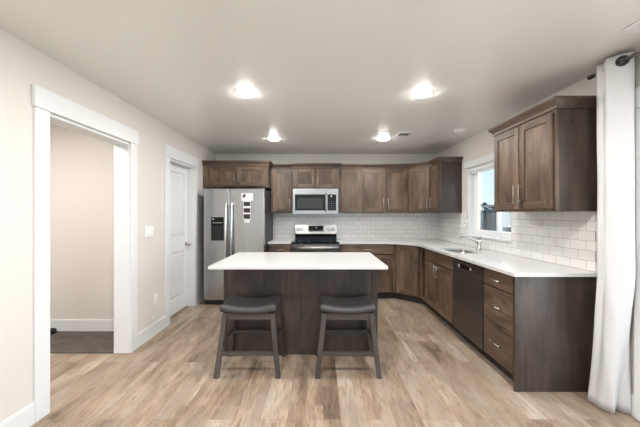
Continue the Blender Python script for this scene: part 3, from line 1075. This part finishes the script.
# paper tag and painted glare on the refrigerator door
m = MB()
yy = 4.4742
def tagbox(px0, px1, py0, py1, y, mi, d=0.0006):
    k = y / 300.0
    m.box((px0 - 320) * k, (px1 - 320) * k, y - d, y, CAM_H + (214.5 - py1) * k, CAM_H + (214.5 - py0) * k, mi)
tagbox(241.3, 253.0, 193.0, 200.8, yy, 0)  # white patch stands for light reflected in the door
tagbox(243.2, 250.6, 200.8, 219.6, yy, 0)
tagbox(244.2, 249.8, 219.6, 222.6, yy, 0)
for a, b in ((201.8, 206.0), (208.2, 212.6), (214.2, 218.8)):
    tagbox(243.6, 250.2, a, b, yy - 0.0006, 1)
m.box((243.8 - 320) * yy / 300, (245.2 - 320) * yy / 300, yy - 0.0012, yy - 0.0006, 1.354 + (214.5 - 197.0) * yy / 300, 1.354 + (214.5 - 193.6) * yy / 300, 2)  # dark blot within the painted reflection
m.box((242.6 - 320) * yy / 300, (245.0 - 320) * yy / 300, yy - 0.0012, yy - 0.0006, 1.354 + (214.5 - 197.4) * yy / 300, 1.354 + (214.5 - 195.4) * yy / 300, 2)
o = m.build('paper_tag_and_glare', [PAPER_GLARE, MAROON, GLARE_BLOT])
tag(o, 'white paper tag with three dark squares and painted glare above, stuck on the refrigerator right door', 'tag')

# ------------------------------------------------------------------ range
def kitchen_range():
    x0, x1 = -0.453, 0.304
    h = (x1 - x0) / 2
    t = thing('electric_range', 'stainless and black electric range below the microwave', 'range', ((x0 + x1) / 2, 4.745, 0))
    MB().box(-h, h, 0.03, 0.62, 0.03, 0.895).build('body', GREYSIDE, t, bevel=0.003)
    m = MB(); m.box(-h - 0.0, h + 0.0, -0.012, 0.555, 0.8965, 0.918)
    for (bx, by, br) in ((-0.19, 0.14, 0.105), (0.19, 0.14, 0.085), (-0.19, 0.41, 0.08), (0.19, 0.41, 0.105)):
        m.lathe([(br, 0.0003), (br - 0.004, 0.0006), (br - 0.008, 0.0003)], (bx, by, 0.918), 40, 1)
    m.build('cooktop', [BLACKG, plain('burner_ring_print', (0.10, 0.10, 0.10, 1), 0.3)], t, bevel=0.002)
    # back guard: black riser and a steel control panel leaning back
    m = MB()
    m.box(-h + 0.012, h - 0.012, 0.575, 0.632, 0.9185, 1.010, 1)
    m.hexa([(-h + 0.012, 0.560, 1.010), (h - 0.012, 0.560, 1.010), (h - 0.012, 0.632, 1.010), (-h + 0.012, 0.632, 1.010)],
           [(-h + 0.012, 0.586, 1.172), (h - 0.012, 0.586, 1.172), (h - 0.012, 0.632, 1.172), (-h + 0.012, 0.632, 1.172)], 0)
    bgd = m.build('backguard', [STEELR, BLACKG], t, bevel=0.003)
    ft = lambda z: 0.560 + (z - 1.010) * 0.026 / 0.162
    m = MB()
    za, zb = 1.055, 1.155
    m.hexa([(-0.13, ft(za) - 0.003, za), (0.135, ft(za) - 0.003, za), (0.135, ft(za) + 0.001, za), (-0.13, ft(za) + 0.001, za)],
           [(-0.13, ft(zb) - 0.003, zb), (0.135, ft(zb) - 0.003, zb), (0.135, ft(zb) + 0.001, zb), (-0.13, ft(zb) + 0.001, zb)])
    m.box(-0.008, 0.022, ft(1.12) - 0.005, ft(1.12) - 0.0027, 1.112, 1.132, 1)
    for k in range(6):
        xx = -0.115 + k * 0.045
        m.box(xx, xx + 0.02, ft(1.075) - 0.0045, ft(1.075) - 0.0025, 1.070, 1.076, 1)
    m.build('display', [BLACKG, DISPLAY], bgd)
    for kx in (-0.315, -0.255, 0.235, 0.305):
        k = MB()
        k.cyl((kx, ft(1.09) + 0.001, 1.09), (kx, ft(1.09) - 0.006, 1.091), 0.028, n=24, mi=1)
        k.cyl((kx, ft(1.09) - 0.006, 1.091), (kx, ft(1.09) - 0.030, 1.094), 0.022, 0.019, n=24)
        k.box(kx - 0.003, kx + 0.003, ft(1.09) - 0.034, ft(1.09) - 0.028, 1.078, 1.110)
        k.build('knob', [STEELR, BLACKP], bgd)
    # oven door
    m = MB()
    m.box(-h + 0.004, h - 0.004, -0.012, 0.029, 0.245, 0.885, 0)
    m.box(-h + 0.07, h - 0.07, -0.0135, -0.0118, 0.34, 0.70, 1)
    dr = m.build('oven_door', [STEELR, BLACKG], t, bevel=0.003)
    m = MB(); m.cyl((-h + 0.008, -0.052, 0.832), (h - 0.008, -0.052, 0.832), 0.026, n=28)
    for sx_ in (-1, 1):
        m.box(sx_ * (h - 0.06) - 0.014, sx_ * (h - 0.06) + 0.014, -0.052, -0.011, 0.825, 0.845)
    m.build('handle', plain('satin_range_handle', (0.66, 0.65, 0.63, 1), 0.3, 1.0), dr)
    MB().box(-h + 0.004, h - 0.004, -0.01, 0.029, 0.075, 0.238).build('storage_drawer', STEELR, t, bevel=0.003)
    for sx_ in (-1, 1):
        for yy_ in (0.08, 0.55):
            MB().cyl((sx_ * (h - 0.06), yy_, 0), (sx_ * (h - 0.06), yy_, 0.03), 0.018).build('foot', BLACKP, t)
kitchen_range()

# ------------------------------------------------------------------ microwave
def microwave():
    x0, x1 = -0.451, 0.301
    h = (x1 - x0) / 2
    t = thing('microwave_oven', 'stainless over-the-range microwave hung below the short wall cabinet', 'microwave', ((x0 + x1) / 2, 4.985, 1.358))
    H = 1.783 - 1.358
    MB().box(-h, h, 0.03, 0.402, 0.004, H).build('body', GREYSIDE, t, bevel=0.003)
    xs = 0.178                                     # door / control split
    m = MB()
    m.box(-h, xs, -0.006, 0.029, 0.004, H, 0)
    m.box(-h + 0.035, xs - 0.002, -0.0085, -0.0055, 0.062, H - 0.095, 1)
    m.box(-h + 0.075, xs - 0.055, -0.0095, -0.0083, 0.095, H - 0.155, 2)
    d = m.build('door', [STEELR, BLACKG, DARKG], t, bevel=0.0015)
    m = MB(); m.tube([(xs - 0.006, -0.03 - 0.018 * math.sin(PI * i / 10), 0.045 + (H - 0.125) * i / 10) for i in range(11)], 0.0115, 12)
    for z in (0.06, H - 0.095):
        m.box(xs - 0.014, xs + 0.002, -0.034, -0.006, z - 0.012, z + 0.012)
    m.build('handle', STEELR, d)
    m = MB()
    m.box(xs + 0.002, h, -0.006, 0.029, 0.004, H, 0)
    m.box(xs + 0.022, h - 0.033, -0.0085, -0.0055, 0.062, H - 0.095, 1)
    m.cyl((xs + 0.086, -0.0097, H - 0.125), (xs + 0.086, -0.0083, H - 0.125), 0.013, mi=2)
    for r_ in range(5):
        for c_ in range(3):
            m.box(xs + 0.04 + c_ * 0.038, xs + 0.058 + c_ * 0.038, -0.0093, -0.0083, 0.085 + r_ * 0.03, 0.091 + r_ * 0.03, 3)
    m.build('control_panel', [STEELR, BLACKG, DISPLAY, plain('keypad_print', (0.12, 0.12, 0.125, 1), 0.4)], t, bevel=0.0015)
    MB().box(-h + 0.05, h - 0.05, 0.035, 0.30, 0.0005, 0.0038).build('vent_grille', BLACKP, t)
microwave()

# ------------------------------------------------------------------ dishwasher
def dishwasher():
    yc = (2.736 + 3.334) / 2
    t = thing('dishwasher', 'dark stainless dishwasher between the sink cabinet and the drawer stack', 'dishwasher', (1.507, yc, 0), -PI / 2)
    h = 0.297
    MB().box(-h, h, 0.005, 0.58, 0.105, 0.868).build('tub', BLACKP, t)
    m = MB()
    m.box(-h + 0.006, h - 0.012, -0.028, 0.004, 0.118, 0.775, 0)
    m.build('door', [DARKSTEEL], t, bevel=0.003)
    m = MB()
    zc0, zc1 = 0.778, 0.858
    m.box(-h + 0.006, h - 0.012, -0.028, 0.004, zc0, zc1, 0)
    m.box(-h + 0.006, h - 0.012, -0.0285, -0.02, zc1 - 0.008, zc1 + 0.002, 2)
    m.box(-0.13, 0.06, -0.0292, -0.0275, zc0 + 0.018, zc0 + 0.056, 1)
    m.cyl((-0.155, -0.0305, zc0 + 0.037), (-0.155, -0.0275, zc0 + 0.037), 0.016, mi=3)
    m.cyl((0.088, -0.0305, zc0 + 0.037), (0.088, -0.0275, zc0 + 0.037), 0.012, mi=3)
    m.build('control_panel', [DARKSTEEL, BLACKG, DARKSTEELE, DISPLAY], t, bevel=0.002)
    MB().box(h - 0.011, h - 0.005, -0.0285, 0.004, 0.118, 0.858).build('edge_trim', DARKSTEELE, t)
    MB().box(-h, h, 0.06, 0.5, 0.0, 0.104).build('toe_kick', TOE, t)
dishwasher()

# ------------------------------------------------------------------ island
isl = thing('kitchen_island', 'dark brown kitchen island base standing behind the two stools', 'island', (-0.19, 3.19, 0))
IX0, IX1, IY0, IY1 = -0.93, 0.555, 2.895, 3.475
lx0, lx1, ly0, ly1 = IX0 + 0.19, IX1 + 0.19, IY0 - 3.19, IY1 - 3.19
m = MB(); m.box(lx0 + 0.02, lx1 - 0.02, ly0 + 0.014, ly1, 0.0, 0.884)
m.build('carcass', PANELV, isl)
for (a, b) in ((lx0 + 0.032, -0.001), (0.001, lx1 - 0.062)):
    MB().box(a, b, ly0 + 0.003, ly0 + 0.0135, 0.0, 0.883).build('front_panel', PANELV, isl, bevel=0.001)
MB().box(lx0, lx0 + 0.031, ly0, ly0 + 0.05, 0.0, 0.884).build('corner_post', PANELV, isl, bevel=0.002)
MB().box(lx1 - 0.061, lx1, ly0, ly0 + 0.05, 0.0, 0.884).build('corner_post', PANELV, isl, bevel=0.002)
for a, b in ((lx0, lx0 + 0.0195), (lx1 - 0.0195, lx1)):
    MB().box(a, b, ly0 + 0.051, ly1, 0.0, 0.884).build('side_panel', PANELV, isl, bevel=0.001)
o = MB().box(-0.953, 0.579, 2.55, 3.50, 0.886, 0.914).build('island_countertop', QUARTZ, bevel=0.003)
tag(o, 'white rectangular countertop on the kitchen island', 'countertop')

# ------------------------------------------------------------------ stools
def make_stool():
    t = thing('saddle_stool', 'backless dark grey saddle-seat stool at the left end of the island', 'stool', (-0.604, 2.68, 0), 0, 'counter stools at the island')
    # saddle cushion
    W, D, TH = 0.235, 0.165, 0.055
    nx, ny = 28, 16
    m = MB()
    top, bot = {}, {}
    for i in range(nx + 1):
        for j in range(ny + 1):
            u, v = -1 + 2 * i / nx, -1 + 2 * j / ny
            ex = 1 - max(0, (abs(u) - 0.90) / 0.10) ** 2
            ey = 1 - max(0, (abs(v) - 0.86) / 0.14) ** 2
            edge = math.sqrt(max(0, min(ex, 1)) * max(0, min(ey, 1)))
            saddle = 0.038 * (u * u) - 0.011
            zt = 0.526 + saddle * 0.9 + TH * (0.45 + 0.55 * edge)
            top[i, j] = m.bm.verts.new((u * W, v * D, zt))
            bot[i, j] = m.bm.verts.new((u * W * 0.985, v * D * 0.98, 0.525 + saddle * 0.5))
    for i in range(nx):
        for j in range(ny):
            m.bm.faces.new((top[i, j], top[i + 1, j], top[i + 1, j + 1], top[i, j + 1])).smooth = True
            m.bm.faces.new((bot[i, j], bot[i, j + 1], bot[i + 1, j + 1], bot[i + 1, j])).smooth = True
    for i in range(nx):
        for j in (0, ny):
            m.bm.faces.new((top[i, j], bot[i, j], bot[i + 1, j], top[i + 1, j])).smooth = True
    for j in range(ny):
        for i in (0, nx):
            m.bm.faces.new((top[i, j], top[i, j + 1], bot[i, j + 1], bot[i, j])).smooth = True
    m.build('seat', LEATHER, t)
    # splayed square legs
    zt = 0.519
    for sx_ in (-1, 1):
        for sy_ in (-1, 1):
            def quad(cx, cy, z, s, s2):
                return [(cx - s, cy - s2, z), (cx + s, cy - s2, z), (cx + s, cy + s2, z), (cx - s, cy + s2, z)]
            m = MB()
            m.hexa(quad(sx_ * 0.256, sy_ * 0.192, 0, 0.0195, 0.017), quad(sx_ * 0.200, sy_ * 0.125, zt, 0.021, 0.019))
            m.build('leg', STOOLW, t, bevel=0.002)
    def at(z):
        f = z / zt
        return 0.256 + (0.200 - 0.256) * f, 0.192 + (0.125 - 0.192) * f
    for sy_ in (-1, 1):
        ax, ay = at(0.491)
        m = MB(); m.box(-ax + 0.0205, ax - 0.0205, sy_ * ay - 0.011, sy_ * ay + 0.011, 0.461, 0.519)
        m.build('apron', STOOLH, t, bevel=0.002)
        z = 0.19 if sy_ < 0 else 0.245
        ax, ay = at(z)
        m = MB(); m.box(-ax + 0.0185, ax - 0.0185, sy_ * ay - 0.010, sy_ * ay + 0.010, z - 0.019, z + 0.019)
        m.build('stretcher', STOOLH, t, bevel=0.002)
    for sx_ in (-1, 1):
        ax, ay = at(0.491)
        m = MB(); m.box(sx_ * ax - 0.011, sx_ * ax + 0.011, -ay + 0.0185, ay - 0.0185, 0.461, 0.519)
        m.build('apron', STOOLH, t, bevel=0.002)
        ax, ay = at(0.27)
        m = MB(); m.box(sx_ * ax - 0.010, sx_ * ax + 0.010, -ay + 0.017, ay - 0.017, 0.252, 0.288)
        m.build('stretcher', STOOLH, t, bevel=0.002)
    return t
def copy_tree(o, parent=None):
    c = o.copy()
    COL.objects.link(c)
    if parent:
        c.parent = parent
    for ch in list(o.children):
        copy_tree(ch, c)
    return c
st1 = make_stool()
st2 = copy_tree(st1)
st2.location = (0.236, 2.68, 0)
st2['label'] = 'backless dark grey saddle-seat stool at the right end of the island'

# ------------------------------------------------------------------ curtain and rod
def catmull(pts, n):
    P = [Vector(p) for p in pts]
    P = [2 * P[0] - P[1]] + P + [2 * P[-1] - P[-2]]
    out = []
    for i in range(1, len(P) - 2):
        for k in range(n):
            t = k / n
            a, b, c_, d = P[i - 1], P[i], P[i + 1], P[i + 2]
            out.append(0.5 * ((2 * b) + (c_ - a) * t + (2 * a - 5 * b + 4 * c_ - d) * t * t + (3 * b - a - 3 * c_ + d) * t ** 3))
    out.append(P[-2])
    return out
def curtain():
    t = thing('curtain', 'long white grommet curtain pulled to the end of its rod', 'curtain', (2.0, 2.08, 0.0))
    top = [(2.070, 2.225), (1.985, 2.150), (1.988, 2.102), (1.953, 2.045), (1.984, 2.003), (2.036, 1.952), (2.066, 1.985), (2.080, 2.03)]
    mid_ = [(2.068, 2.225), (1.985, 2.142), (2.000, 2.105), (1.950, 2.050), (1.972, 1.998), (2.040, 1.950), (2.068, 1.985), (2.084, 2.03)]
    low = [(2.060, 2.228), (1.955, 2.195), (1.950, 2.130), (1.957, 2.070), (1.985, 2.028), (2.042, 2.075), (2.062, 2.040), (2.088, 2.012)]
    rows = []
    m = MB()
    N = 9
    zs = [0.006 + (2.415 - 0.006) * (i / 40) for i in range(41)]
    ct, cm, cl = catmull(top, N), catmull(mid_, N), catmull(low, N)
    rnd = random.Random(4)
    for z in zs:
        f = z / 2.415
        row = []
        for k in range(len(ct)):
            if f > 0.38:
                g = (f - 0.38) / 0.62
                g = g * g * (3 - 2 * g)
                p = cm[k].lerp(ct[k], g)
            else:
                g = f / 0.38
                g = g ** 0.8
                p = cl[k].lerp(cm[k], g)
            wv = 0.004 * math.sin(3.1 * z + k * 0.35) * math.sin(7.3 * z + 1.7 + k * 0.11)
            row.append(m.bm.verts.new((p.x - 2.0 + wv, p.y - 2.08 + wv * 0.5, z)))
        rows.append(row)
    for a, b in zip(rows, rows[1:]):
        for k in range(len(a) - 1):
            m.bm.faces.new((a[k], a[k + 1], b[k + 1], b[k])).smooth = True
    o = m.build('curtain_panel', FABRIC, t)
    sd = o.modifiers.new('solidify', 'SOLIDIFY'); sd.thickness = 0.003; sd.offset = 0
    # grommet where the rod comes through the face
    g = MB()
    n_, r1, r2 = 28, 0.0245, 0.0105
    yc_ = min((abs(p.x - 2.0), p.y) for p in ct[3 * N:5 * N + 1])[1]
    c0 = Vector((-0.0035, yc_ - 2.0835, 2.368))
    nrm = Vector((-0.72, -0.69, 0)).normalized()
    u = Vector((-nrm.y, nrm.x, 0)); v = Vector((0, 0, 1))
    rr = []
    for i in range(n_):
        a = 2 * PI * i / n_
        d = u * math.cos(a) + v * math.sin(a)
        rr.append([g.bm.verts.new(c0 + d * (r1 + r2 * math.cos(2 * PI * j / 8)) + nrm * (0.005 * math.sin(2 * PI * j / 8) + 0.001)) for j in range(8)])
    for i in range(n_):
        for j in range(8):
            g.bm.faces.new((rr[i][j], rr[(i + 1) % n_][j], rr[(i + 1) % n_][(j + 1) % 8], rr[i][(j + 1) % 8])).smooth = True
    g.build('grommet', BLACKP, t)
curtain()
rod = thing('curtain_rod', 'thin metal curtain rod under the ceiling above the patio door', 'curtain rod', (2.0, 1.0, 2.368))
MB().cyl((0, -1.25, 0), (0, 1.19, 0), 0.0125).build('rod', NICKEL, rod)
for s_, y_ in ((1, 1.19), (-1, -1.25)):
    m = MB(); m.cyl((0, y_, 0), (0, y_ + s_ * 0.04, 0), 0.015, 0.015); m.cyl((0, y_ + s_ * 0.04, 0), (0, y_ + s_ * 0.045, 0), 0.015, 0.008)
    m.build('finial', BLACKP, rod)
for y_ in (1.175, -1.2):
    m = MB(); m.cyl((0.0, y_, 0), (0.10, y_, 0), 0.006, n=12); m.cyl((0.10, y_, 0), (0.109, y_, 0), 0.022)
    m.build('bracket', BLACKP, rod)

# ------------------------------------------------------------------ ceiling fittings
def ceiling_light(x, y, label):
    t = thing('ceiling_light', label, 'light', (x, y, ZC), 0, 'round ceiling lights')
    MB().lathe([(0.092, -0.0005), (0.092, -0.003), (0.088, -0.005), (0.079, -0.005), (0.079, -0.0005)]).build('trim_ring', PLASTICW, t)
    MB().lathe([(0.0785, -0.0015), (0.0775, -0.007), (0.070, -0.012), (0.05, -0.016), (0.025, -0.0182), (0.0, -0.0188)]).build('lens', LAMPM, t)
    return t
ceiling_light(-0.668, 2.69, 'lit round ceiling light nearer the camera, left of the pair')
ceiling_light(0.915, 2.69, 'lit round ceiling light nearer the camera, right of the pair')
ceiling_light(-0.657, 4.287, 'lit round ceiling light near the refrigerator cabinet, far left one')
ceiling_light(0.907, 4.287, 'lit round ceiling light next to the small ceiling vent, far right one')
sd_ = thing('smoke_detector', 'flat white round smoke detector on the ceiling near the corner cabinet', 'smoke detector', (1.80, 3.856, ZC))
MB().lathe([(0.075, -0.0005), (0.075, -0.012), (0.066, -0.024), (0.03, -0.028), (0, -0.028)]).build('housing', PLASTICW, sd_)
MB().lathe([(0.03, -0.0285), (0.028, -0.031), (0, -0.031)]).build('test_button', PLASTICW, sd_)

def vent(x, y, lx, ly, label, dark, rz=0.0):
    t = thing('ceiling_vent', label, 'vent', (x, y, ZC), rz)
    m = MB(); b = 0.022; z0, z1 = -0.009, -0.0005
    m.box(-lx, lx, -ly, -ly + b, z0, z1); m.box(-lx, lx, ly - b, ly, z0, z1)
    m.box(-lx, -lx + b, -ly + b, ly - b, z0, z1); m.box(lx - b, lx, -ly + b, ly - b, z0, z1)
    m.build('frame', PLASTICW, t, bevel=0.002)
    MB().box(-lx + b, lx - b, -ly + b, ly - b, -0.002, -0.0006).build('backing', dark, t)
    n = max(3, int((2 * ly - 2 * b) / 0.02))
    for k in range(n):
        yc = -ly + b + (k + 0.5) * (2 * ly - 2 * b) / n
        MB().hexa([(-lx + b, yc - 0.0085, -0.0085), (lx - b, yc - 0.0085, -0.0085), (lx - b, yc - 0.007, -0.0085), (-lx + b, yc - 0.007, -0.0085)],
                  [(-lx + b, yc + 0.005, -0.0025), (lx - b, yc + 0.005, -0.0025), (lx - b, yc + 0.0065, -0.0025), (-lx + b, yc + 0.0065, -0.0025)]).build('slat', PLASTICW, t)
vent(1.13, 4.05, 0.09, 0.09, 'small white ceiling vent beside the far right ceiling light', VENTD)
vent(1.873, 1.60, 0.18, 0.097, 'white ceiling vent at the picture edge above the curtain rod', VENTD, PI / 2)

# ------------------------------------------------------------------ wall plates
sw = thing('light_switch', 'white multi-gang light switch on the left wall between opening and door', 'light switch', (XL + 0.001, 3.262, 1.172), PI / 2)
MB().box(-0.083, 0.083, -0.006, 0, -0.058, 0.058).build('switch_plate', PLASTICW, sw, bevel=0.002)
for k in (-1, 0, 1):
    MB().hexa([(k * 0.046 - 0.016, -0.0065, -0.033), (k * 0.046 + 0.016, -0.0065, -0.033), (k * 0.046 + 0.016, -0.006, 0.033), (k * 0.046 - 0.016, -0.006, 0.033)],
              [(k * 0.046 - 0.016, -0.012, -0.033), (k * 0.046 + 0.016, -0.012, -0.033), (k * 0.046 + 0.016, -0.0075, 0.033), (k * 0.046 - 0.016, -0.0075, 0.033)]).build('rocker', PLASTICW, sw)
ou = thing('wall_outlet', 'white electrical outlet low on the left wall beside the closed door', 'outlet', (XL + 0.001, 3.40, 0.406), PI / 2)
MB().box(-0.036, 0.036, -0.005, 0, -0.058, 0.058).build('outlet_plate', PLASTICW, ou, bevel=0.002)
for z in (-0.022, 0.022):
    m = MB(); m.box(-0.017, 0.017, -0.0075, -0.005, z - 0.015, z + 0.015, 0)
    for xx in (-0.007, 0.005):
        m.box(xx, xx + 0.002, -0.0079, -0.0074, z - 0.004, z + 0.006, 1)
    m.build('socket', [PLASTICW, BLACKP], ou)

# ------------------------------------------------------------------ shoe on the hall carpet
sh = thing('shoe', 'black shoe lying on the hall carpet behind the cased opening', 'shoe', (-3.052, 3.297, 0.0125), -0.22)
m = MB()
rings = []
prof = [(-0.135, 0.020, 0.030, 0.085), (-0.12, 0.033, 0.036, 0.09), (-0.06, 0.036, 0.038, 0.085), (0.0, 0.036, 0.036, 0.072), (0.06, 0.043, 0.030, 0.064), (0.105, 0.040, 0.024, 0.056), (0.130, 0.024, 0.02, 0.046), (0.138, 0.008, 0.016, 0.032)]
for (y, wd, zc, zt) in prof:
    ring = []
    for k in range(16):
        a = 2 * PI * k / 16
        z = 0.012 + (zt - 0.012) * (0.5 + 0.5 * math.sin(a))
        ring.append(m.bm.verts.new((wd * math.cos(a) * (1 if math.sin(a) < 0.3 else 0.85), y, z)))
    rings.append(ring)
for a, b in zip(rings, rings[1:]):
    for k in range(16):
        m.bm.faces.new((a[k], a[(k + 1) % 16], b[(k + 1) % 16], b[k])).smooth = True
m.bm.faces.new(rings[0]); m.bm.faces.new(rings[-1])
m.build('upper', SHOEM, sh)
MB().prism([(-0.03, -0.135), (0.03, -0.135), (0.036, -0.05), (0.044, 0.06), (0.036, 0.12), (0.012, 0.142), (-0.012, 0.142), (-0.036, 0.12), (-0.044, 0.06), (-0.036, -0.05)], 0.0, 0.0115).build('sole', BLACKP, sh, bevel=0.002)

# unseen ceiling lamp added to light the enclosed hall
area_light('added_hall_lamp', (-2.8, 2.2, 2.40), (-2.8, 2.3, 0), 0.5, 0.5, 29, (1.0, 0.99, 0.975))
